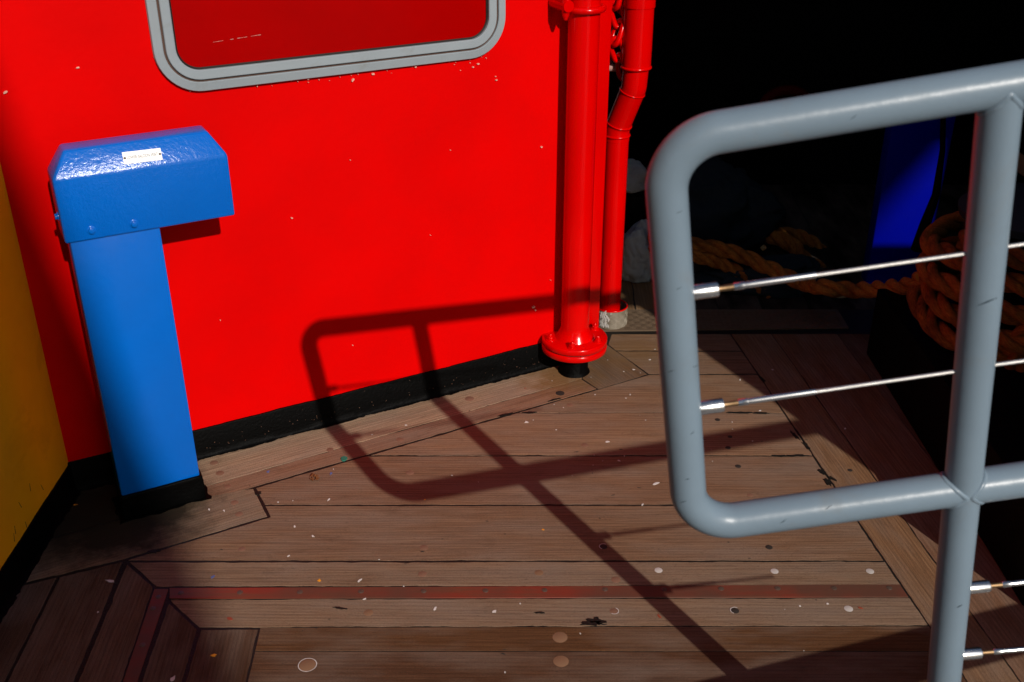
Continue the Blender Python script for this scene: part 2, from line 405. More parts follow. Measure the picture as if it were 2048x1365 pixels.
# planks along the red wall
dW = G(1164, 758) - G(409, 974)
plank([G(409, 974), G(1164, 758), G(1166, 735), WP(1.44, -.03, 0), WP(.34, -.03, 0)], dW, T_wall, .0008)
plank([G(414, 997), G(409, 974), G(1164, 758), G(1197, 779), G(508, 976)], dW, T_wallb, [.0010, .0010, .0030, .0046, .0016])
plank([G(1164, 758), G(1197, 779), lbb, pr, WP(1.60, -.05, 0), G(1166, 715)], G(1296, 749)-G(1215, 693), (.17, .095, .055), .0016)
plank([G(48, 1168), G(90, 1080), G(405, 993), lba, G(538, 1034), G(250, 1120)], dW, T_c, .0034)
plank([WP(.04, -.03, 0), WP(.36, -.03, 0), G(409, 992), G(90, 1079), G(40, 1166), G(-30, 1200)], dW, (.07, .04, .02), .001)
# planks running towards the viewer on the left
e1 = lambda Y: ext((117, 1153), (11, 1365), Y); e2 = lambda Y: ext((251, 1120), (151, 1365), Y)
bl = lambda Y: ext((308, 1178), (245, 1365), Y); br = lambda Y: ext((338, 1178), (275, 1365), Y); e3 = lambda Y: ext((398, 1260), (368, 1365), Y)
YL = 1.145; dL = e2(YL)-G(251, 1120)
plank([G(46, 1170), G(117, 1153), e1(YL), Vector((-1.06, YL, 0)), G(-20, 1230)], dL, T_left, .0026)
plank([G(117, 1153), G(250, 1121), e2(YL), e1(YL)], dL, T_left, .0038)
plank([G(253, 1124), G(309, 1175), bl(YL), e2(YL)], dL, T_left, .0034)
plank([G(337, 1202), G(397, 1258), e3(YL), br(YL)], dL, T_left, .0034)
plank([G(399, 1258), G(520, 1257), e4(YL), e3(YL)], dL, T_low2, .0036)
# border planks on the right
g2a, g2b = G(1548, 675), G(2028, 1345)
def g2(Y): t_ = (Y-g2a.y)/(g2b.y-g2a.y); return g2a + (g2b-g2a)*t_
plank([g1(Y0), g2(Y0), g2(YL), g1(YL)], g1b-g1a, T_side, .0018)
plank([g2(Y0), g2(Y0)+XA*.2, g2(YL)+XA*.13, g2(YL)], g1b-g1a, (.17, .085, .05), .001)
plank([g2(Y0)+XA*.2, g2(Y0)+XA*.9, g2(YL)+XA*.9, g2(YL)+XA*.13], g1b-g1a, (.12, .06, .035), .001)
# planks beyond the chequer plate
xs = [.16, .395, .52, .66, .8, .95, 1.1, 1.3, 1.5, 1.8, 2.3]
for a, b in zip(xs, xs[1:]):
    plank([Vector((a, 3.10, 0)), Vector((b, 3.10, 0)), Vector((b+.06, 4.6, 0)), Vector((a+.06, 4.6, 0))], YA, (.24, .13, .06) if a < .5 else (.012, .008, .006), .002)  # boards further right tinted near-black, standing in for the corner's shade
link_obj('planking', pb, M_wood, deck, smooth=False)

# worn red metal strips let into the deck, with their screws
def strip(ring, screws):
    b = bmesh.new(); prism(b, [Vector((p.x, p.y, -.003)) for p in ring], Vector((0, 0, .0042))); bevel(b, .0006, 1)
    st = link_obj('metal_strip', b, M_strip, deck)
    for x, y in screws:
        c = G(x, y); b = bmesh.new(); lathe(b, (c.x, c.y, .0012), [(.0062, 0), (.0060, .0006), (.0035, .0012)], 16)
        link_obj('screw', b, M_screwhead, st)
    return st
strip([G(339, 1177), g1(yY(1170))-XA*.003, g1(Yb1)-XA*.003, G(339, 1198)], [(362, 1187), (480, 1186), (600, 1185), (722, 1184), (847, 1183.5), (971, 1182.5), (1089, 1181.5), (1210, 1180), (1328, 1179.5), (1442, 1178.5), (1555, 1178), (1668, 1177.5), (1778, 1177)])
strip([G(309, 1179), G(337, 1179), br(YL), bl(YL)], [(317, 1195), (306, 1218), (285, 1291)])
# chequer plate with raised bars
pl0 = [G(1212, 666), G(1690, 661), G(1690, 600), G(1225, 600)]
pl0 = [Vector((.27, 2.945, 0)), Vector((1.04, 2.965, 0)), Vector((1.04, 3.095, 0)), Vector((.24, 3.095, 0))]
b = bmesh.new(); prism(b, [p + Vector((0, 0, -.001)) for p in pl0], Vector((0, 0, .004)))
k = 0
for iy in range(7):
    for ix in range(44):
        for q in range(3):
            cx = .285 + ix*.0175; cy = 2.962 + iy*.0185; a = math.radians(35 if (ix+iy) % 2 else 125)
            off = (q-1)*.0052; cx += -math.sin(a)*off; cy += math.cos(a)*off
            d = Vector((math.cos(a), math.sin(a), 0))*.0062; w = Vector((-d.y, d.x, 0)).normalized()*.0011; c = Vector((cx, cy, .003))
            if cx < 1.03 and 2.952 < cy < 3.088: prism(b, [c-d-w*.3, c-w, c+d-w*.3, c+d+w*.3, c+w, c-d+w*.3], Vector((0, 0, .0011)))
M_tread = paint('brown_tread_plate', (.13, .088, .055), .6, .3, .1, 60, dirt=(.05, .03, .02), dirt_amt=.6, dirt_scale=12)
link_obj('chequer_plate', b, M_tread, deck, smooth=False)

# round plugs over the deck bolts
def plug(x, y, r, m, ring=None, z=.0006):
    c = G(x, y); b = bmesh.new(); lathe(b, (c.x, c.y, -.002), [(r, 0), (r, .00235), (r-.0004, .0025)], 22)
    o = link_obj('plug', b, m, deck)
    lb_ = {'dark_plug': 'dark open plug hole', 'white_filled_plug': 'white filled plug', 'tan_plug': 'pale tan wooden plug'}.get(m.name)
    if lb_: o['label'] = lb_
    if ring:
        b = bmesh.new(); n = 28; a0 = rnd.uniform(0, 6); wv = [(.0014+.0012*abs(noise.noise(Vector((k*.5, x, y)))))*ring for k in range(n)]
        IN = [Vector((c.x+(r+.0002)*math.cos(6.2832*k/n), c.y+(r+.0002)*math.sin(6.2832*k/n), .0012)) for k in range(n)]
        OU = [Vector((c.x+(r+wv[k])*math.cos(6.2832*k/n), c.y+(r+wv[k])*math.sin(6.2832*k/n), .0012)) for k in range(n)]
        i_ = [b.verts.new(p) for p in IN]; o_ = [b.verts.new(p) for p in OU]
        for k in range(n):
            if ring < 1 and math.cos(6.2832*k/n - a0) < -.1: continue
            b.faces.new((i_[k], o_[k], o_[(k+1) % n], i_[(k+1) % n]))
        link_obj('filler_ring', b, M_flake_w, o, smooth=False)
for a in [(1549, 1143, .0085, M_plugwhite), (1740, 1143, .0085, M_plugwhite), (1697, 1218, .0090, M_plugwhite), (1317, 1141, .0085, M_plugwhite),
          (1538, 1095, .0078, M_plugdark), (1476, 933, .0075, M_plugdark), (1435, 840, .007, M_plugdark), (1456, 896, .007, M_plugdark), (1460, 874, .006, M_plugdark), (1700, 941, .006, M_plugdark),
          (1120, 787, .0125, M_plugdark), (1501, 991, .0075, M_plugtone), (939, 798, .0125, M_plugtone), (1140, 811, .009, M_plugtone),
          (1170, 891, .0095, M_plugtone), (800, 880, .010, M_plugtone), (848, 1096, .0095, M_plugtone), (1078, 1146, .0095, M_plugtan), (845, 1149, .0095, M_plugtone),
          (737, 1226, .0095, M_plugtan), (1120, 1275, .015, M_plugtan), (1122, 1323, .015, M_plugtan), (469, 1006, .009, M_plugtone), (478, 1029, .009, M_plugtone),
          (440, 947, .010, M_plugtone), (428, 926, .010, M_plugtone), (455, 974, .009, M_plugtone), (484, 1099, .008, M_plugtone), (820, 946, .010, M_plugtone), (660, 900, .009, M_plugtone),
          (1232, 1160, .010, M_plugtone)]:
    plug(*a)
plug(615, 1331, .0165, M_plugtan, 1.0); plug(1207, 1094, .0085, M_plugdark, .9); plug(1470, 1222, .0085, M_plugdark, .95); plug(1228, 1223, .0085, M_plugtone, .95)

# spilt caulk, paint flecks
b = bmesh.new()
for (x, y, r, el, ang) in [(1193, 1243, .011, 1.8, 0), (1180, 1247, .008, 3, 0), (1480, 826, .006, 7, 0), (1520, 827, .005, 5, 0), (1590, 912, .005, 7, 0), (1560, 913, .005, 5, 0),
                           (1612, 892, .006, 4, -1.3), (1590, 872, .006, 4, -1.3), (1645, 945, .010, 2.2, -1.25), (1657, 965, .010, 1.8, -1.25), (1665, 958, .007, 2, -1), (516, 988, .008, 1.4, 0), (309, 1103, .008, 2, .3),
                           (1060, 826, .005, 4, 0), (1525, 760, .005, 4, -1.3), (1110, 800, .004, 6, .45), (1010, 830, .004, 7, .45), (680, 1217, .003, 5, -.2), (1080, 1226, .003, 4, 0)]:
    c = G(x, y); c.z = -.001; blob(b, fleck_ring(c, r*.8, 18, ang, el, .45), .0026)
link_obj('caulk_smear', b, M_caulk, deck, smooth=False)
def flecks(m, lst, z=.0016):
    b = bmesh.new()
    for x, y, r in lst:
        c = G(x, y); c.z = -.0005; blob(b, fleck_ring(c, r*.72, 8, rnd.uniform(0, 3.1), rnd.uniform(1, 2.2), .5), z)
    o = link_obj('paint_flecks', b, m, deck, smooth=False); o['kind'] = 'stuff'
W_F = [(589, 1054, .0035), (626, 1073, .003), (720, 1161, .004), (1312, 967, .005), (1215, 884, .005), (1053, 845, .006), (556, 1005, .0025), (657, 1000, .003), (577, 1113, .003), (219, 1163, .006), (346, 1358, .005),
       (729, 1199, .0035), (869, 1219, .0035), (989, 1224, .004), (1040, 1208, .002), (1285, 1010, .0025), (1237, 922, .0025), (812, 851, .003), (1190, 790, .003), (1260, 790, .003), (1300, 720, .003), (1267, 740, .003),
       (1480, 760, .003), (1520, 822, .003), (1690, 858, .003), (1545, 740, .003), (1655, 1208, .003), (1600, 1213, .0025), (1010, 1345, .002), (196, 1225, .003), (418, 1020, .0025), (448, 1022, .002), (1240, 648, .004), (1222, 668, .006)]
for _ in range(22): W_F.append((rnd.uniform(420, 1720), rnd.uniform(700, 1340), rnd.uniform(.0006, .0016)))
for _ in range(24): W_F.append((rnd.uniform(1100, 1480), rnd.uniform(690, 930), rnd.uniform(.0006, .0018)))
W_F = [w for w in W_F if not (w[1] < 915+(395-w[0])*.262+6)]
flecks(M_flake_w, W_F)
flecks(M_flake_o, [(639, 1162, .005), (465, 1180, .004), (427, 1311, .004), (150, 1010, .004), (1086, 1060, .002), (850, 1000, .0016)])
flecks(M_flake_b, [(536, 944, .005), (662, 948, .004), (792, 1193, .002), (1464, 1182, .003), (425, 1155, .004)])
flecks(M_flake_r, [(1318, 1233, .004), (1720, 1217, .004), (460, 1238, .005), (1252, 640, .003), (1050, 777, .003)])
b = bmesh.new()
for _ in range(45):
    x, y = rnd.uniform(420, 1700), rnd.uniform(740, 1340)
    if y < 915+(395-x)*.262+8: continue
    c = G(x, y); c.z = -.0005; blob(b, fleck_ring(c, rnd.uniform(.0005, .0014), 7, rnd.uniform(-.3, .3), rnd.uniform(1.5, 5), .5), .0013)
o = link_obj('dirt_specks', b, M_plugdark, deck, smooth=False); o['kind'] = 'stuff'

# ================================================================ RED WALL
wall = thing('red_wall', 'bright red painted steel cabin wall with grey framed window and black skirting', 'wall', WP(.8, 0, 0))
S0, S1 = .066, 1.537
b = bmesh.new()
n = 60
# gently uneven plate
def wz(s, z): return .0035*noise.noise(Vector((s*2.2, z*2.2, 3.1)))
gv = {}
for i in range(n+1):
    for j in range(50):
        s = S0+(S1-S0)*i/n; z = .02 + 2.3*j/49; gv[i, j] = b.verts.new(WP(s, wz(s, z) if 0 < i < n else 0, z))
for i in range(n):
    for j in range(49): b.faces.new((gv[i, j], gv[i+1, j], gv[i+1, j+1], gv[i, j+1]))
boxw(b, S0, S1, -.06, -.006, -.01, 2.32)
boxw(b, S1-.02, S1, -1.6, -.0605, -.01, 2.32)
link_obj('plate', b, M_red, wall)
# black skirting, hand painted edge, tar fillet onto the deck
def skirt(s0, s1, P, parent, h=.079, name='skirting', seed=0, rag=.012):
    b = bmesh.new(); m = int((s1-s0)/.006); rows = []
    for i in range(m+1):
        s = s0+(s1-s0)*i/m; nz = lambda f, k: noise.noise(Vector((s*f, seed, k)))
        zt = h + .0022*nz(9, 1) + .0012*nz(40, 2) + .0006*nz(150, 3)
        fo = .011 + rag*.45*nz(9, 4) + rag*.35*nz(37, 5) + .25*rag*nz(90, 8) + .002*nz(220, 6)
        rows.append([b.verts.new(P(s, .0045, zt)), b.verts.new(P(s, .0062, zt-.003)), b.verts.new(P(s, .006, .02)), b.verts.new(P(s, .009, .009)), b.verts.new(P(s, max(.0095, fo*.7+.004), .0035)), b.verts.new(P(s, max(.011, fo+.006), .0012)), b.verts.new(P(s, max(.011, fo+.006), -.003)), b.verts.new(P(s, -.004, -.003)), b.verts.new(P(s, -.004, zt))])
    for a, c in zip(rows, rows[1:]):
        for k in range(9): b.faces.new((a[k], a[(k+1) % 9], c[(k+1) % 9], c[k]))
    b.faces.new(rows[0]); b.faces.new(rows[-1][::-1])
    return link_obj(name, b, M_black, parent, angle=60)
skirt(S0+.003, S1-.005, WP, wall)
b = bmesh.new()
for _ in range(90):
    sx = rnd.uniform(.36, 1.40); zz = abs(rnd.gauss(0, .028)) + .006
    if zz > .075: continue
    c = WP(sx, .0068, zz); r_ = rnd.uniform(.0003, .0008); a_ = rnd.uniform(0, 3)
    prism(b, [c + WU*(r_*1.5*math.cos(k*1.2566+a_)) + ZA*(r_*math.sin(k*1.2566+a_)) for k in range(5)], WN*.0006)
o = link_obj('grit', b, M_plugtone, wall, smooth=False); o['kind'] = 'stuff'
# wall-end stiffener
b = bmesh.new(); boxw(b, 1.500, 1.5385, -.004, .020, .085, 2.3); bevel(b, .002, 2); link_obj('corner_trim', b, M_redgloss, wall)
# window
ws = [WS(390, 181), WS(927, 115), WS(290, 0), WS(1008, 0)]
sl, sr, zb = .4115, 1.2405, .9065; ztop = zb + .55
def rrect(s0, s1, z0, z1, r, n=12):
    out = []
    for cs, cz, a0 in ((s0+r, z0+r, math.pi), (s1-r, z0+r, 1.5*math.pi), (s1-r, z1-r, 0), (s0+r, z1-r, .5*math.pi)):
        for k in range(n+1): a = a0 + k*math.pi/2/n; out.append((cs+r*math.cos(a), cz+r*math.sin(a)))
    return out
def ringband(bm, profile, R=.095):
    """profile: (inset, out) pairs swept round the window outline"""
    loops = []
    for ins, o in profile:
        loops.append([bm.verts.new(WP(s, o, z)) for s, z in rrect(sl+ins, sr-ins, zb+ins, ztop-ins, R-ins)])
    for a, c in zip(loops, loops[1:]):
        m = len(a)
        for k in range(m): bm.faces.new((a[k], a[(k+1) % m], c[(k+1) % m], c[k]))
win_f = bmesh.new(); ringband(win_f, [(0, -.004), (0, .010), (.0015, .0125), (.019, .0150), (.0205, .0135), (.0205, .006)])
wf = link_obj('window_frame', win_f, M_frame, wall)
b = bmesh.new(); ringband(b, [(.0255, .006), (.0255, .014), (.027, .0155), (.044, .0150), (.046, .013), (.046, .003)]); link_obj('inner_rim', b, M_frame, wf)
b = bmesh.new(); ringband(b, [(.0195, .009), (.0265, .009)]); link_obj('groove', b, M_rustline, wf)
b = bmesh.new(); ringband(b, [(.0458, .0055), (.0480, .0085), (.0505, .0065), (.0505, .002)]); link_obj('seal', b, M_rubber, wf)
b = bmesh.new(); b.faces.new([b.verts.new(WP(s, .0042, z)) for s, z in rrect(sl+.047, sr-.047, zb+.047, ztop-.047, .05)]); pane = link_obj('window_pane', b, M_pane, wall, smooth=False)
b = bmesh.new(); a0, a1 = WS(425, 84), WS(521, 69)
for k in range(14):
    if rnd.random() < .25: continue
    f0, f1 = k/14, (k+.9)/14; w = rnd.uniform(.0002, .0006)
    p = [(a0[0]+(a1[0]-a0[0])*f, a0[1]+(a1[1]-a0[1])*f) for f in (f0, f1)]
    b.faces.new([b.verts.new(WP(p[0][0], .0046, p[0][1]-w)), b.verts.new(WP(p[1][0], .0046, p[1][1]-w)), b.verts.new(WP(p[1][0], .0046, p[1][1]+w)), b.verts.new(WP(p[0][0], .0046, p[0][1]+w))])
link_obj('scratch', b, M_flesh, pane, smooth=False)
# paint chips round the frame and on the plate
b = bmesh.new(); CH = []
for k in range(34):
    x = rnd.uniform(500, 985); y = 178-.117*(x-390) + abs(rnd.gauss(2, 9)); CH.append((x, y, rnd.uniform(.0004, .0012)))
for k in range(16):
    x = rnd.uniform(300, 380); y = 100 + (x-300)*.9 + rnd.uniform(-3, 6); CH.append((x, y+8, rnd.uniform(.0005, .0012)))
CH += [(705, 160, .0035), (830, 134, .0030), (945, 134, .0030), (955, 128, .0025), (745, 148, .0028), (992, 160, .0018), (990, 153, .0012), (1082, 294, .0022), (583, 436, .0022), (992, 160, .002), (650, 150, .0022), (615, 158, .002),
       (1067, 614, .004), (1070, 620, .003), (11, 184, .0035), (155, 135, .002), (1100, 560, .0012), (440, 640, .001), (705, 690, .001), (900, 300, .0008), (860, 470, .0008), (700, 320, .0008)]
for x, y, r in CH:
    s, z = WS(x, y); m = 7; e_ = rnd.uniform(1, 2.6); an = rnd.uniform(-.2, .9)
    ring = []
    for k in range(m):
        a = 2*math.pi*k/m; q = r*.7*rnd.uniform(.6, 1.3); u_, v_ = q*e_*math.cos(a), q*math.sin(a)
        ring.append(WP(s+u_*math.cos(an)-v_*math.sin(an), .0045, z+u_*math.sin(an)+v_*math.cos(an)))
    prism(b, ring, WN*-.006)
o = link_obj('paint_chips', b, M_chip, wall, smooth=False); o['kind'] = 'stuff'
# runs and lumps in the paint beside the pipe foot
# ================================================================ ORANGE WALL
cor = WP(S0, 0, 0)
ow = thing('orange_wall', 'orange painted side wall in shadow meeting the red wall at a corner', 'wall', (cor.x, 1.4, 0))
b = bmesh.new(); boxx(b, (cor.x-.12, -.2, -.01), (cor.x+.012, cor.y+.02, 2.3)); link_obj('plate', b, M_orange, ow)
OWX = cor.x+.012
skirt(-cor.y-.0, .2, lambda s, o, z: Vector((OWX+o, -s, z)), ow, h=.074, seed=5, rag=.014)
for x, y in [(30, 1060), (52, 1050), (60, 975), (84, 975), (28, 1075), (40, 1010)]:
    p = hit(x, y, XA, OWX); d = Vector((0, rnd.uniform(-.004, .004), .009)); w = Vector((0, .0007, 0))
    b = bmesh.new(); prism(b, [p-d-w, p-d+w, p+d+w*.4, p+d-w*.4], Vector((.0006, 0, 0)))
    link_obj('scuff', b, M_plugdark, ow, smooth=False)

# ================================================================ BLUE VENTILATOR
vent = thing('vent_cowl', 'bright blue steel ventilator trunk with hooded top and white nameplate', 'ventilator', WP(.25, .1, 0))
b = bmesh.new(); boxw(b, .1655, .3425, .106, .178, .062, .72); bevel(b, .004, 2)
boxw(b, .20, .31, .0, .108, .55, .60); boxw(b, .20, .31, .0, .108, .12, .17); link_obj('trunk', b, M_blue, vent)
b = bmesh.new(); boxw(b, .1615, .3475, .100, .183, -.004, .0635); bevel(b, .003, 2)
bmesh.ops.subdivide_edges(b, edges=b.edges, cuts=10, use_grid_fill=True)
for v in b.verts: v.co += Vector((noise.noise(v.co*35)*.0022, noise.noise(v.co*35+Vector((9, 0, 0)))*.0022, noise.noise(v.co*40+Vector((0, 9, 0)))*.0014))
link_obj('plinth', b, M_black, vent)
b = bmesh.new()      # tar puddle round the plinth
ring = []
for k in range(90):
    a = 2*math.pi*k/90; s_ = .2545+(.104+.006*noise.noise(Vector((math.cos(a)*4, math.sin(a)*4, 2))))*max(-1, min(1, 1.5*math.cos(a))); o_ = .135+(.056+.010*noise.noise(Vector((math.cos(a)*5, math.sin(a)*5, 5))))*max(-1, min(1, 1.5*math.sin(a)))
    ring.append(WP(s_, o_, .0008))
prism(b, ring, Vector((0, 0, .002))); link_obj('tar_bead', b, M_black, vent)
# hood
HO = .184; s0, s1 = .1565, .4985; z0, z1, z2 = .681, .814, .8745; oT = .118
hd = bmesh.new()
q = hd.verts.new
oF, oB = .158, .100
def onp(x, y, o): return WS(x, y, o)
tl, tr = onp(126, 300, oF), onp(414, 263, oF); zt = (tl[1]+tr[1])/2; oT = oF
bk = [hit(x, y, ZA, zt) for x, y in ((118, 286), (401, 251))]; oR = sum(p.dot(WN)-WK for p in bk)/2
lv = [[q(WP(a, o, z)) for a, o in ((c0, f), (c1, f), (c1, g), (c0, g))] for c0, c1, f, g, z in ((s0, s1, HO, oB, z0), (s0, s1, HO, oB, z1), (tl[0], tr[0], oF, oR, zt))]
for A_, B_ in zip(lv, lv[1:]):
    for k in range(4): hd.faces.new((A_[k], A_[(k+1) % 4], B_[(k+1) % 4], B_[k]))
hd.faces.new(lv[0][::-1]); hd.faces.new(lv[2])
print('ridge', zt, oR)
bevel(hd, .005, 3, 12)
M_hood = M_blue.copy(); M_hood.name = 'blue_brushed_gloss'
glint(M_hood, 22, .16); glint(M_hood, 120, .16)
hood = link_obj('hood', hd, M_hood, vent, angle=60)
print('hood top z', zt, tl, tr)
for x, y in ((183, 461), (268, 448)):
    s, z = WS(x, y, HO); b = bmesh.new(); hexbolt(b, WP(s, HO-.0005, z), WN, .0068, .007); link_obj('bolt', b, M_blue, hood)
b = bmesh.new(); hexbolt(b, WP(s0+.0005, .145, .728), -WU, .0068, .007); link_obj('bolt', b, M_blue, hood)
# nameplate on the slope
sn = (WN*(zt-z1) + ZA*(HO-oT)).normalized()
P0 = WP(0, HO, z1)
pq = [hit(x, y, sn, sn.dot(P0)+.0012) for x, y in ((248.5, 329.5), (325.5, 320), (320.5, 296.5), (243.5, 305.5))]
b = bmesh.new(); prism(b, [p-sn*.002 for p in pq], sn*.003); npl = link_obj('nameplate', b, M_white, hood, smooth=False)
ex = (pq[1]-pq[0]).normalized(); ey = sn.cross(ex).normalized(); wd = (pq[1]-pq[0]).length; cen = sum(pq, Vector())/4
cu = bpy.data.curves.new('lettering', 'FONT'); cu.body = 'LOWER SALOON VENT'; cu.align_x = 'CENTER'; cu.align_y = 'CENTER'; cu.size = .0078; cu.extrude = .0002; cu.space_character = 1.05
to = bpy.data.objects.new('lettering_curve', cu); COL.objects.link(to)
bpy.context.view_layer.update()
me = bpy.data.meshes.new_from_object(to.evaluated_get(bpy.context.evaluated_depsgraph_get())); bpy.data.objects.remove(to); bpy.data.curves.remove(cu)
xsx = [v.co.x for v in me.vertices]; sc = wd*.80/(max(xsx)-min(xsx))
b = bmesh.new(); b.from_mesh(me); bpy.data.meshes.remove(me)
for v in b.verts: v.co = cen + ex*(v.co.x*sc) + ey*(v.co.y*1.15) + sn*(.0012+v.co.z)
link_obj('lettering', b, M_ink, npl, smooth=False)
for k in (-1, 1):
    b = bmesh.new(); lathe(b, cen + ex*k*wd*.455 + sn*.0008, [(.0024, 0), (.0022, .0012), (.0012, .0017)], 12, sn); link_obj('screw', b, M_screwhead, npl)

# ================================================================ STANDPIPE
PX, PY = .177, 2.709
sp = thing('standpipe', 'thick red vertical pipe standing on a bolted flange in front of the wall', 'pipe', (PX, PY, 0))
b = bmesh.new(); lathe(b, (PX, PY, 0), [(.0395, .13), (.0395, .98), (.0395, 2.25)], 48); link_obj('pipe', b, M_redgloss, sp)
b = bmesh.new(); lathe(b, (PX, PY, 0), [(.056, .104), (.053, .110), (.045, .122), (.0402, .134), (.0396, .142)], 48, caps=False); link_obj('weld_neck', b, M_redgloss, sp)
fl = []
for zc in (.098, .0765):
    b = bmesh.new(); lathe(b, (PX, PY, zc), [(.03, -.0095), (.090, -.0095), (.0925, -.007), (.0925, .006), (.090, .0085), (.03, .0085)], 64); fl.append(link_obj('flange', b, M_redgloss, sp, angle=50))
b = bmesh.new(); lathe(b, (PX, PY, .0875), [(.087, -.004), (.087, .004)], 48); link_obj('gasket', b, M_rubber, sp)
for a in (200, 262, 330, 35, 90, 145):
    a = math.radians(a); c = Vector((PX+.074*math.cos(a), PY+.074*math.sin(a), .106)); b = bmesh.new(); hexbolt(b, c, ZA, .0095, .012); lathe(b, c+ZA*.011, [(.0055, 0), (.0055, .006), (.004, .008)], 14); link_obj('bolt', b, M_redgloss, fl[0])
b = bmesh.new(); lathe(b, (PX, PY-.01, 0), [(.048, -.003), (.044, .003), (.0405, .008), (.040, .07)], 40)
for v in b.verts:
    if v.co.z < .006: v.co += Vector((noise.noise(v.co*40), noise.noise(v.co*40+Vector((5, 0, 0))), 0))*.003
link_obj('foot', b, M_black, sp)
b = bmesh.new(); zc = 1.008; pts = [Vector((PX+.046*math.cos(2*math.pi*k/48), PY+.046*math.sin(2*math.pi*k/48), zc)) for k in range(48)]; tube(b, pts, .0085, 12, True)
cl = link_obj('clamp_band', b, M_redgloss, sp)
b = bmesh.new(); cB = Vector((PX, PY, 1.02)) - WU*.060 + WN*.012
tube(b, [cB + ZA*.03, cB + ZA*.005, cB - ZA*.022, cB - ZA*.034], [.012, .0125, .009, .004], 14); tube(b, [cB - WN*.06, cB + WN*.014], .014, 16)
link_obj('clamp_lug', b, M_redgloss, cl)

# ================================================================ SWAN-NECK DOWNPIPE
dp = thing('drain_pipe', 'slimmer red pipe with a kinked swan neck entering a plated sleeve', 'pipe', (.306, 3.009, 0))
r = .0345; Yd = 3.009
lo = [Vector((.306, Yd, .05)), Vector((.306, Yd, .595))]
b = bmesh.new(); tube(b, [lo[0], lo[0]*.5+lo[1]*.5, lo[1]], r, 36); lowp = link_obj('lower_pipe', b, M_redgloss, dp)
k0, k1 = Vector((.308, Yd, .615)), Vector((.338, Yd-.03, .735))
b = bmesh.new(); tube(b, fillet([lo[1]-ZA*.01, Vector((.306, Yd, .622)), Vector((.343, Yd-.035, .745)), Vector((.3455, Yd-.04, .80)), Vector((.3455, Yd-.04, .81))], .05, 6), [r]*8+[r*1.02]*20 if False else r*1.03, 36); link_obj('swan_neck', b, M_redgloss, dp)
b = bmesh.new(); tube(b, [Vector((.3455, Yd-.04, .80)), Vector((.3455, Yd-.04, .968))], .0405, 36)
link_obj('upper_pipe', b, M_redgloss, dp)
b = bmesh.new(); tube(b, [Vector((.3455, Yd-.04, .964)), Vector((.3455, Yd-.04, 2.2))], .0432, 36); link_obj('top_socket', b, M_redgloss, dp)
def collar(c, ax, rr, t_):
    b = bmesh.new(); ax = ax.normalized(); u_ = ax.orthogonal().normalized(); v_ = ax.cross(u_)
    tube(b, [c + (u_*math.cos(2*math.pi*k/40)+v_*math.sin(2*math.pi*k/40))*rr for k in range(40)], t_, 10, True); link_obj('collar', b, M_redgloss, dp)
collar(Vector((.3455, Yd-.04, .803)), ZA, .0395, .0042)
collar(Vector((.3395, Yd-.032, .733)), Vector((.25, -.2, 1)), .0355, .0022)
collar(Vector((.3105, Yd-.005, .634)), Vector((.2, -.2, 1)), .0355, .0022)
collar(Vector((.306, Yd, .600)), ZA, .0355, .0035)
# sleeve of chequer plate
b = bmesh.new(); sc_ = Vector((.312, 3.002, 0))
lathe(b, sc_, [(.050, -.002), (.050, .062), (.047, .062), (.047, .01)], 44, caps=False)
for iz in range(4):
    for ia in range(22):
        for q_ in range(3):
            a = 2*math.pi*ia/22; up = 1 if (ia+iz) % 2 else -1; off = (q_-1)*.0045
            pts = []
            for k in (-1, 1):
                aa = a + (k*.0045 - up*off*.7)/.05; zz = .010+iz*.0145 + k*.0045*up + off*.7
                pts.append(sc_ + Vector((math.cos(aa)*.0504, math.sin(aa)*.0504, zz)))
            if pts[0].z > .003 and pts[1].z < .058: tube(b, pts, .0009, 6)
dp.location.x -= .005
slv = link_obj('sleeve', b, M_plate, dp)
b = bmesh.new(); tube(b, [sc_ + Vector((.0488*math.cos(2*math.pi*k/44), .0488*math.sin(2*math.pi*k/44), .0625)) for k in range(44)], .0026, 10, True); link_obj('rim', b, M_redgloss, slv)
b = bmesh.new()
for _ in range(70):
    a = math.radians(rnd.gauss(240, 8)); z = rnd.uniform(.008, .058); p = sc_ + Vector((math.cos(a)*.0512, math.sin(a)*.0512, z)); tube(b, [p, p+Vector((rnd.uniform(-.003, .003), 0, rnd.uniform(.004, .010)))], [.0022, .0012], 6)
link_obj('paint_smear', b, M_plugwhite, slv)

# ================================================================ PAINTED CHAIN between the pipes
ch = thing('chain', 'red painted chain hanging in the gap between the two red pipes', 'chain', V(1232, 150, 2.93))
def chain_link(c, ax, side, L, w, t_, m):
    b = bmesh.new(); pts = []
    for k in range(28):
        a = 2*math.pi*k/28; x, y = math.cos(a), math.sin(a); pts.append(c + ax*(y*w + math.copysign((L-w), y)*(1 if abs(y) > .02 else 0)) + side*(x*w))
    tube(b, pts, t_, 10, True); return link_obj('chain_link', b, m, ch)
cp = [V(1238, -30, 2.985), V(1230, 10, 2.98), V(1241, 48, 2.985), V(1229, 84, 2.97), V(1241, 116, 2.985), V(1245, 152, 2.985)]
for i in range(len(cp)-1):
    a, c = cp[i], cp[i+1]; ax = (c-a).normalized(); sd = (XA if i % 2 else Vector((.45, -.9, 0))); sd = (sd - ax*sd.dot(ax)).normalized()
    chain_link((a+c)/2, ax, sd, (c-a).length*.68, .0165, .0082, M_redgloss)
b = bmesh.new(); tube(b, [V(1214, 122, 3.03), V(1222, 136, 3.01), V(1234, 136, 3.01), V(1247, 128, 3.03)], [.009, .012, .011, .009], 14); link_obj('pale_lashing', b, M_flesh, ch)
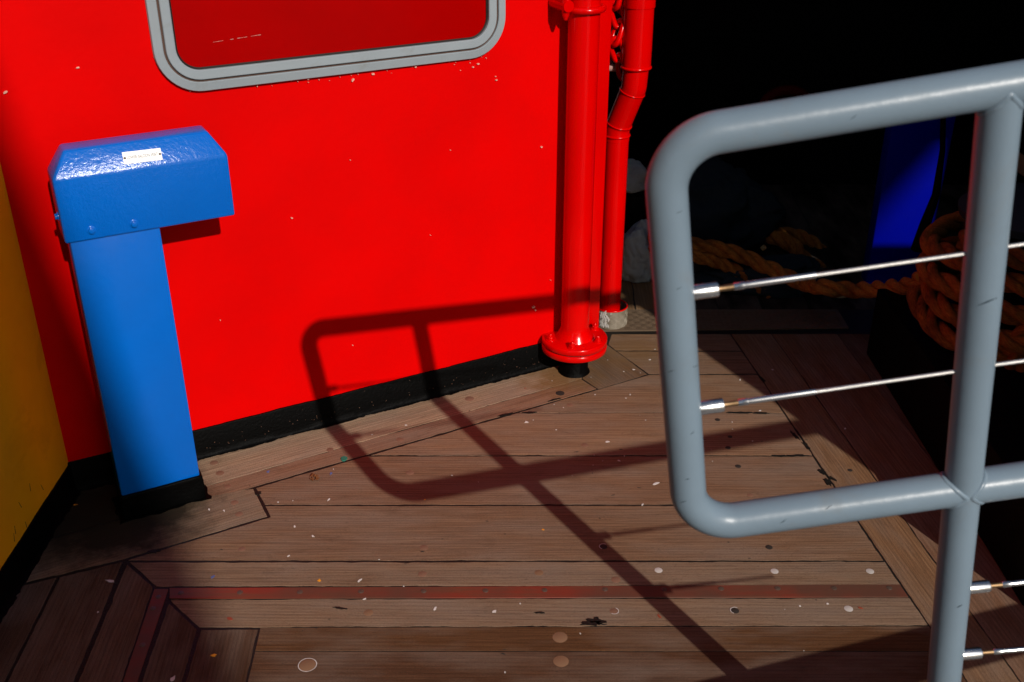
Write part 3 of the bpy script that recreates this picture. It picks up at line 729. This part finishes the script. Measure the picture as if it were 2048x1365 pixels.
b = bmesh.new(); tube(b, [V(1213, 20, 3.05), V(1226, 40, 3.03), V(1250, 58, 3.03)], .008, 12); tube(b, [V(1213, -10, 3.05), V(1230, 15, 3.03), V(1252, 34, 3.03)], .007, 12); link_obj('cross_bar', b, M_redgloss, ch)

# ================================================================ GREY GATE in front
A, Dd, Mm, Ee = GP(1326, 283), GP(1381, 1053), GP(2003, 172), GP(1925, 976)
ug = (Mm-A).normalized(); vg = (Ee-Mm).normalized(); ub = (Ee-Dd).normalized()
RT = .0222
gate = thing('tube_gate', 'pale grey welded tube gate with rounded corner and stretched wire strands', 'gate', Ee - ZA*(Ee.z-.25))
GW = 1.05
b = bmesh.new(); tube(b, fillet([Mm + ug*GW, A, Dd, Ee + ub*GW], .058, 14), RT, 40); link_obj('rail_loop', b, M_grey, gate)
# lower post ends on the bulwark top
def bul_z(X): return .2467 + .1627*(X-.518)
tpost = Mm + vg*((Mm.z - bul_z(.63))/(-vg.z) + .01)
b = bmesh.new(); tube(b, [Mm, tpost], RT*1.0, 40); link_obj('post', b, M_grey, gate)
off = ug*GW*.985
b = bmesh.new(); tube(b, [Mm+off, tpost + off + ZA*.06], RT, 40); link_obj('post', b, M_grey, gate)
for c, ax in ((Mm + vg*RT*.93, vg), (Ee - ub*RT*.93, ub), (Ee + ub*RT*.93, ub)):
    b = bmesh.new(); u_ = ax.orthogonal().normalized(); v_ = ax.cross(u_); G3 = GN
    pts = []
    for k in range(60):
        a = 2*math.pi*k/60; d = u_*math.cos(a)+v_*math.sin(a)
        # saddle of one tube on another: where it leaves the other tube's surface
        w = abs(d.dot(GN)); sad = math.sqrt(max(0, RT*RT - (RT*w)**2)) - RT*.93
        sgn = ax if ax is not vg else vg
        pts.append(c + d*(RT-.0024) + ax*(sad+.0025)*(1 if ax is vg or (c-Ee).dot(ub) > 0 else -1) + (d*0))
    pts = [p + Vector((noise.noise(p*120), noise.noise(p*120+XA*3), noise.noise(p*120+XA*7)))*.0007 for p in pts]
    tube(b, pts, .0040, 10, True); link_obj('weld_bead', b, M_grey, gate)
# wires
def twist(bm, a, b_, R=.0024, pitch=.020, ns=6):
    L = (b_-a).length; ax = (b_-a).normalized(); u_ = ax.orthogonal().normalized(); v_ = ax.cross(u_); m = int(L/.0022)
    for s_ in range(ns):
        tube(bm, [a + ax*(L*k/m) + (u_*math.cos(2*math.pi*(k*L/m/pitch + s_/ns)) + v_*math.sin(2*math.pi*(k*L/m/pitch + s_/ns)))*R*.62 for k in range(m+1)], R*.42, 6, caps=False)
def wire(p0, p1, fit=True, swage=.085):
    ax = (p1-p0).normalized(); at = p0 + ax*(RT*.9)
    b = bmesh.new(); st = at + ax*(.031+.018+swage if fit else 0)
    twist(b, st, p1); w = link_obj('wire', b, M_wire, gate, angle=70)
    if fit:
        b = bmesh.new(); tube(b, [at, at+ax*.0275, at+ax*.029], [.0085, .0085, .0078], 24); link_obj('ferrule', b, M_chrome, w)
        b = bmesh.new(); tube(b, [at+ax*.028, at+ax*.034, at+ax*.040, at+ax*.048], [.0042, .003, .0034, .0036], 14); link_obj('threaded_stud', b, M_rusty, w)
        b = bmesh.new(); tube(b, [at+ax*.045, at+ax*.047, at+ax*.058, at+ax*.0585, at+ax*.066, st+ax*.003], [.0026, .0042, .0042, .0034, .0038, .0034], 18); link_obj('swage_rod', b, M_chrome, w)
def onpost(y): 
    P = hit(0, 0, GN, GK); return None
def postx(y): return 1982 - .1*(y-400)
def leftx(y): return 1341 + .071*(y-498)
for (xa, ya), (xb, yb) in (((leftx(590), 591), (postx(501), 502)), ((leftx(821), 822), (postx(737), 738))): wire(GP(xa, ya), GP(xb, yb))
far = lambda y0, sl_: (GP(postx(y0), y0), GP(postx(y0)+420, y0+sl_*420))
for y0, sl_ in ((500, -.15), (736, -.14)): a_, c_ = far(y0, sl_); wire(a_, c_, False)
for y0, sl_ in ((1180, -.105), (1312, -.085)): a_, c_ = far(y0, sl_); wire(a_, c_)
# scuffs and scratches on the post
def tube_mark(x, y, dx, dy, w, base, axd):
    p = GP(x, y)
    a_ = base; t_ = (p-a_).dot(axd); c = a_ + axd*t_
    rr = ray(x, y).normalized()
    b = bmesh.new()
    for k in range(6):
        f0, f1 = k/6, (k+1)/6; Q = []
        for f, s_ in ((f0, -1), (f1, -1), (f1, 1), (f0, 1)):
            x_, y_ = x+dx*f, y+dy*f + s_*w*(1-abs(2*f-1)*.8)
            r_ = ray(x_, y_); o_ = C0 - a_; dd = r_ - axd*r_.dot(axd); oo = o_ - axd*o_.dot(axd); qa = dd.dot(dd); qb = 2*dd.dot(oo); qc = oo.dot(oo) - (RT+.0003)**2; ds = qb*qb-4*qa*qc
            if ds < 0: b.free(); return
            Q.append(C0 + r_*((-qb-math.sqrt(ds))/(2*qa)))
        b.faces.new([b.verts.new(v) for v in Q])
    bmesh.ops.remove_doubles(b, verts=b.verts, dist=1e-6); link_obj('scuff', b, M_slate, gate, smooth=False)
tube_mark(1955, 612, 40, -16, 1.6, Mm, vg); tube_mark(1913, 1216, 12, -6, 1.2, Mm, vg)
va = (Dd-A).normalized()
for x, y in ((1352, 428), (1352, 580), (1335, 745), (1360, 1006), (1370, 960), (1385, 735), (1380, 870)): tube_mark(x, y, rnd.uniform(7, 15), rnd.uniform(-8, -2), .7, A, va)
for x, y in ((1700, 240), (1650, 1020), (1560, 1048)): tube_mark(x, y, 14, -10, .8, A if y < 600 else Dd, ug if y < 600 else ub)
# bulwark below the gate
bx = lambda X: (-1.1153862 - .04170344*X + .04732553*bul_z(X))/-.99800858
b = bmesh.new()
prism(b, [Vector((-3, bx(-3)-.03, -.6)), Vector((1.6, bx(1.6)-.03, -.6)), Vector((1.6, bx(1.6)+.02, -.6)), Vector((-3, bx(-3)+.02, -.6))], Vector((0, 0, .6)))
for X0, X1 in ((-.9, 1.6),):
    prism(b, [Vector((X0, bx(X0)-.05, bul_z(X0)-.05)), Vector((X0, bx(X0)+.004, bul_z(X0)-.05)), Vector((X0, bx(X0)+.004, bul_z(X0)-.004)), Vector((X0, bx(X0)-.05, bul_z(X0)-.004))], Vector((X1-X0, bx(X1)-bx(X0), bul_z(X1)-bul_z(X0))))
    prism(b, [Vector((X0, bx(X0)-.030, -.002)), Vector((X0, bx(X0)-.010, -.002)), Vector((X0, bx(X0)-.010, bul_z(X0)-.052)), Vector((X0, bx(X0)-.030, bul_z(X0)-.052))], Vector((X1-X0, bx(X1)-bx(X0), 0)))
tag(link_obj('bulwark', b, M_darkwall), 'low dark bulwark plate carrying the grey gate', 'bulwark')

# ================================================================ THE DARK CORNER ON THE RIGHT
b = bmesh.new(); prism(b, [Vector((1.043, 1.70, 0)), Vector((1.9, 1.70, 0)), Vector((1.9, 2.80, 0)), Vector((1.043, 2.80, 0))], Vector((0, 0, .215))); bevel(b, .008, 2)
tag(link_obj('machinery_base', b, M_black, origin=(1.4, 2.2, 0)), 'low black painted machinery base on the deck under the coiled rope', 'machine base')
BX, BY = 1.292, 2.53
bol = thing('bollard', 'black mooring bollard with a domed cap inside the coiled rope', 'bollard', (BX, BY, .215))
b = bmesh.new(); lathe(b, (BX, BY, 0), [(.15, .216), (.13, .24), (.125, .52)], 36); link_obj('barrel', b, M_black, bol)
b = bmesh.new(); lathe(b, (BX, BY, 0), [(.12, .515), (.165, .53), (.17, .55), (.14, .575), (.06, .59), (.01, .592)], 36); link_obj('cap', b, M_slate, bol)

def rope(pts, R=.027, pitch=.15, name='rope', m=M_rope, fuzz=.0015):
    """three strands laid up round a path"""
    pts = [Vector(p) for p in pts]
    # resample Catmull-Rom
    P = []
    for i in range(len(pts)-1):
        p0, p1, p2, p3 = pts[max(i-1, 0)], pts[i], pts[i+1], pts[min(i+2, len(pts)-1)]
        k_ = max(2, int((p2-p1).length/.007))
        for k in range(k_):
            t_ = k/k_; P.append(.5*((2*p1) + (p2-p0)*t_ + (2*p0-5*p1+4*p2-p3)*t_*t_ + (3*p1-p0-3*p2+p3)*t_**3))
    P.append(pts[-1]); T, U = frames(P); L = [0]
    for a_, c_ in zip(P, P[1:]): L.append(L[-1]+(c_-a_).length)
    bm = bmesh.new(); uvl = bm.loops.layers.uv.new('UVMap')
    for s_ in range(3):
        q_ = []
        for i, p in enumerate(P):
            a = 2*math.pi*(L[i]/pitch + s_/3); v_ = T[i].cross(U[i]); q_.append(p + (U[i]*math.cos(a)+v_*math.sin(a))*R*.54 + Vector((noise.noise(p*30+XA*s_), noise.noise(p*30+YA*(s_+4)), noise.noise(p*30)))*fuzz)
        tube(bm, q_, R*.485, 14, uvl=uvl)
    return bm
# coil round the bollard
pts = []
for k in range(int(4.3*28)):
    a = math.radians(205) + 2*math.pi*k/28; zz = .500 - .064*k/28; rr = .212 + .010*math.sin(k*.37) + .006*math.sin(k*1.3); tz = .012*math.sin(a*2+k*.02)
    pts.append(Vector((BX+rr*math.cos(a), BY+rr*math.sin(a), max(.245, zz+tz))))
b = rope(pts, .0265, .21)
tag(link_obj('rope_coil', b, M_rope, origin=(BX, BY, .22)), 'thick orange rope wound in stacked turns round the black bollard', 'rope')
b = rope([V(2100, 640, 2.3), V(2048, 660, 2.32), V(2030, 720, 2.33), V(2042, 800, 2.3), V(2070, 880, 2.2), V(2100, 960, 2.05)], .026, .27)
tag(link_obj('rope_tail', b, M_rope, origin=(1.3, 2.2, .22)), 'loose orange rope end hanging down beside the coil, beyond the gate post', 'rope')
# rope lying from the heap to the coil
R_ = [(1300, 470, 3.32), (1380, 489, 3.30), (1440, 498, 3.27), (1490, 514, 3.24), (1540, 538, 3.2), (1590, 560, 3.14), (1640, 574, 2.98), (1700, 580, 2.96), (1760, 578, 2.85), (1815, 572, 2.74), (1850, 555, 2.66)]
tag(link_obj('rope', rope([V(x, y, Y) for x, y, Y in R_], .026, .20), M_rope_lit, origin=V(1600, 580, 3.15)), 'orange rope sagging from the dark tarpaulin heap towards the coil', 'rope')
R_ = [(1300, 492, 3.30), (1380, 512, 3.27), (1420, 521, 3.26), (1460, 536, 3.25), (1500, 560, 3.22), (1540, 590, 3.2)]
tag(link_obj('rope', rope([V(x, y, Y) for x, y, Y in R_], .022, .14), M_rope_lit, origin=V(1460, 560, 3.25)), 'short thinner orange rope lying just below the sagging rope by the gate post', 'rope')
R_ = [(1440, 452, 3.62), (1490, 456, 3.6), (1530, 470, 3.58), (1560, 478, 3.55), (1590, 496, 3.52), (1612, 524, 3.48), (1650, 545, 3.45)]
tag(link_obj('rope', rope([V(x, y, Y) for x, y, Y in R_], .029, .16), M_rope_lit, origin=V(1540, 540, 3.6)), 'dim orange rope looped over the heap at the back, behind the sagging rope', 'rope')
R_ = [(1540, 466, 3.7), (1590, 470, 3.68), (1625, 486, 3.64), (1655, 520, 3.6), (1668, 545, 3.55)]
tag(link_obj('rope', rope([V(x, y, Y) for x, y, Y in R_], .025, .15), M_rope_lit, origin=V(1600, 540, 3.68)), 'faint rearmost orange rope bight nearly lost in the black corner', 'rope')

# cloth heaps
def lump(c, sx, sy, sz, m, name, seed, amp=.25, fold=7, res=56, crease=.10):
    b = bmesh.new(); bmesh.ops.create_uvsphere(b, u_segments=res*2, v_segments=res, radius=1)
    for v in b.verts:
        d = v.co.normalized(); n1_ = noise.noise(d*1.6+Vector((seed, 0, 0))); n2_ = 1-abs(noise.noise(d*fold*.35+Vector((0, seed, 0)))); n3_ = 1-abs(noise.noise(d*fold+Vector((0, 0, seed))))
        k = 1 + amp*n1_ + amp*.55*(n2_-.8) + amp*.3*(n3_-.8); k -= crease*max(0, .16-abs(noise.noise(d*2.6+Vector((seed, seed, 0)))))*5 + crease*.5*max(0, .12-abs(noise.noise(d*6+Vector((0, seed, seed)))))*5; z = max(-.55, d.z*k)
        v.co = Vector((c.x + d.x*k*sx, c.y + d.y*k*sy, c.z + z*sz))
    return link_obj(name, b, m, origin=(c.x, c.y, 0), angle=180)
tag(lump(Vector((.43, 3.375, .065)), .085, .08, .115, M_sack, 'sack', 3.3, .30, 5, crease=.10), 'small crumpled grey canvas sack on the deck behind the red pipes', 'sack')
tag(lump(Vector((.66, 3.62, .13)), .26, .16, .20, M_slate, 'tarpaulin', 8.1, .3, 5), 'dark slate tarpaulin heap behind the rope and the gate corner', 'tarpaulin')
tag(lump(Vector((.83, 3.28, .03)), .24, .10, .075, M_slate, 'tarpaulin', 2.4, .3, 6), 'low flat fold of dark tarpaulin lying under the sagging rope', 'tarpaulin')
b = bmesh.new(); boxx(b, (.24, 3.5, 0), (.52, 3.75, .235)); bevel(b, .006, 2)
tag(link_obj('crate', b, M_darkwall, origin=(.38, 3.62, 0)), 'black box behind the grey sack in the gap beside the red pipe', 'box')
tag(lump(Vector((.405, 3.55, .285)), .075, .06, .06, M_sack, 'cloth', 5.7, .35, 5, crease=.12), 'crumpled grey cloth lying on the black box above the sack', 'cloth')
# ultramarine plate and post
b = bmesh.new(); boxx(b, (1.19, 3.30, -.003), (1.385, 3.36, .60)); bevel(b, .004, 2)
tag(link_obj('blue_post', b, M_navy, origin=(1.3, 3.33, 0)), 'ultramarine blue steel post half lit in the dark corner behind the coil', 'post')
b = bmesh.new(); tube(b, [V(1887, 200, 3.1), V(1885, 300, 3.08), V(1872, 390, 3.05), V(1850, 450, 3.0), V(1835, 500, 2.95)], [.008, .008, .012, .016, .02], 12)
tag(link_obj('black_line', b, M_black, origin=V(1850, 500, 3.0)), 'black line hanging in front of the blue post', 'rope')
# back bulkhead; the side panel and roof are unseen, added to keep skylight out
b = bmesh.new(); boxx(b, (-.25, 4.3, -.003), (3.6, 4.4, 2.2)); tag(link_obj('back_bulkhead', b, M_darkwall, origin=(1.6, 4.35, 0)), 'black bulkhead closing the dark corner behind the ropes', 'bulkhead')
b = bmesh.new(); boxx(b, (2.6, 1.31, -.003), (2.7, 4.3, 2.2)); tag(link_obj('shade_side_panel', b, M_darkwall, origin=(2.65, 2.8, 0)), 'unseen black side panel added to keep the corner dark', 'bulkhead')
b = bmesh.new(); boxx(b, (.55, 2.55, 2.2), (3.7, 4.4, 2.28)); tag(link_obj('shade_roof', b, M_darkwall, origin=(1.5, 3.3, 2.2)), 'unseen dark slab added above the corner to keep skylight out', 'shade roof')
# unseen screen added right of the gate: throws the shade, with a slot for one shaft of sun
def back(p, Yp): t_ = (p.y-Yp)/S.y; return p - S*t_
YS = 1.31
b = bmesh.new(); q0, q1 = back(Vector((1.185, 3.3, .14)), YS), back(Vector((1.39, 3.3, .52)), YS); sx0, sx1 = q0.x, q1.x
ze = [0, back(Vector((1.2, 3.3, -.03)), YS).z, back(Vector((1.2, 3.3, .022)), YS).z, q0.z, q1.z, 3.6]
XE = 1.345
for a_, c_ in (((XE, 0), (sx0, 3.6)), ((sx1, 0), (5.0, 3.6)), ((sx0, ze[0]), (sx1, ze[1])), ((sx0, ze[2]), (sx1, ze[3])), ((sx0, ze[4]), (sx1, ze[5]))):
    boxx(b, (a_[0], YS-.04, a_[1]-.003), (c_[0], YS, c_[1]))
tag(link_obj('shade_screen', b, M_darkwall, origin=(2, YS, 0)), 'unseen tall dark screen added right of the gate to throw shade, its opening cut for a shaft of sun', 'wall')
# small things
b = bmesh.new(); p = V(2046, 330, 3.2); prism(b, [p+Vector((-.02, 0, .04)), p+Vector((.3, 0, -.16)), p+Vector((.3, 0, -.21)), p+Vector((-.02, 0, -.02))], Vector((0, .05, 0))); bevel(b, .003, 1)
tag(link_obj('timber', b, M_timber, origin=p), 'weathered timber end showing at the right beside the gate post', 'timber')
bu = V(1570, 200, 4.1); b = bmesh.new(); tube(b, [bu + Vector((.09*math.cos(2*math.pi*k/40), -.03, .075*math.sin(2*math.pi*k/40)-.03)) for k in range(40)], .02, 14, True)
tag(link_obj('hose_loop', b, paint('dull_dark_red', (.10, .0, .0), .6, .1), origin=bu), 'dull red rounded loop just showing in the dark above the gate top rail', 'hose')
def leaf(c, L, w, ang, m, name, label, curl=.4, n=8):
    b = bmesh.new(); d = Vector((math.cos(ang), math.sin(ang), 0)); e = Vector((-d.y, d.x, 0)); rows = []
    for i in range(n+1):
        t_ = i/n; ww = w*math.sin(math.pi*min(.98, max(.03, t_)))**.8; z = .0015+curl*L*(t_-.5)**2
        rows.append([b.verts.new(c + d*(L*(t_-.5)) + e*(ww*k) + ZA*(z + curl*w*k*k*.9)) for k in (-1, -.4, 0, .4, 1)])
    for a_, c_ in zip(rows, rows[1:]):
        for k in range(4): b.faces.new((a_[k], a_[k+1], c_[k+1], c_[k]))
    ex_ = bmesh.ops.solidify(b, geom=list(b.faces), thickness=.0006)
    return tag(link_obj(name, b, m, origin=c), label, 'leaf')
leaf(G(1678, 597), .05, .010, -.25, M_paleleaf, 'leaf', 'pale dry leaf lying flat on the dark deck beneath the sagging rope')
lf = V(1526, 502, 3.19); leaf(Vector((lf.x, lf.y, lf.z)), .030, .010, 1.2, M_paleleaf, 'leaf', 'small yellow leaf caught on top of the sagging orange rope', .9)
b = bmesh.new(); c = G(634, 958)
for k in range(14):
    p = c + Vector((rnd.gauss(0, .008), rnd.gauss(0, .008), .0035)); a = rnd.uniform(0, 6.28); d = Vector((math.cos(a), math.sin(a), rnd.uniform(-.2, .5)))*rnd.uniform(.004, .010)
    tube(b, [p-d*.5, p+Vector((0, 0, .002)), p+d*.5], [.0008, rnd.uniform(.0012, .003), .0006], 6)
tag(link_obj('dry_bud', b, M_leaf, origin=c), 'crumbled brown dry leaf on the deck below the red wall', 'leaf')
b = bmesh.new(); c = G(688, 919); c.z = .0; prism(b, [c + Vector((.0085*math.cos(a)*(1+.15*math.sin(3*a)), .011*math.sin(a), 0)) for a in [k*.6283 for k in range(10)]], Vector((0, 0, .003))); bevel(b, .0008, 1)
tag(link_obj('green_chip', b, M_green, origin=c), 'small green plastic chip lying in the plank seam near the wall', 'chip')
# unseen shade casters added far behind the viewer, for the left side and blue post
sh = Vector((S.x, S.y, 0)).normalized()
def far_prism(prof, P_of, D, depth):
    b = bmesh.new(); prism(b, [P_of(*p) - S*D for p in prof], -sh*depth); return b
zg = -.62 + .5134*11
b = far_prism([(.275, -zg), (.275, -.17), (.10, .95), (-.9, 6.0), (-7, 6.0), (-7, -zg)], lambda s, z: WP(s, 0, z), 11, 4)
e0 = WP(-3, 0, 0) - S*11
tag(link_obj('shade_block', b, M_caster, origin=(e0.x, e0.y, -.6)), 'unseen dark block behind the viewer, shaped to cast the shade on the left', 'shade caster')
q3 = lambda x, z: Vector((x, 3.3, z))
cr = thing('shade_slab', 'unseen dark sloped slab on a leg, added behind the viewer to shade the blue post', 'crane', q3(.9, 0) - S*12 - ZA*(6.16+.6))
b = bmesh.new(); prism(b, [q3(*p) - S*12 for p in [(.93, -.115), (1.75, .985), (1.2, 1.4), (.4, .28)]], -S*.4); link_obj('sloped_caster', b, M_caster, cr)
b = far_prism([(.62, -6.8), (.93, -6.8), (.93, -.1), (.62, .1)], q3, 12, .4); link_obj('caster_leg', b, M_caster, cr)
for o in COL.objects:
    if o.parent is None and o.get('category') == 'rope' and 'orange' in o['label']: o['group'] = 'orange ropes in the dark corner'
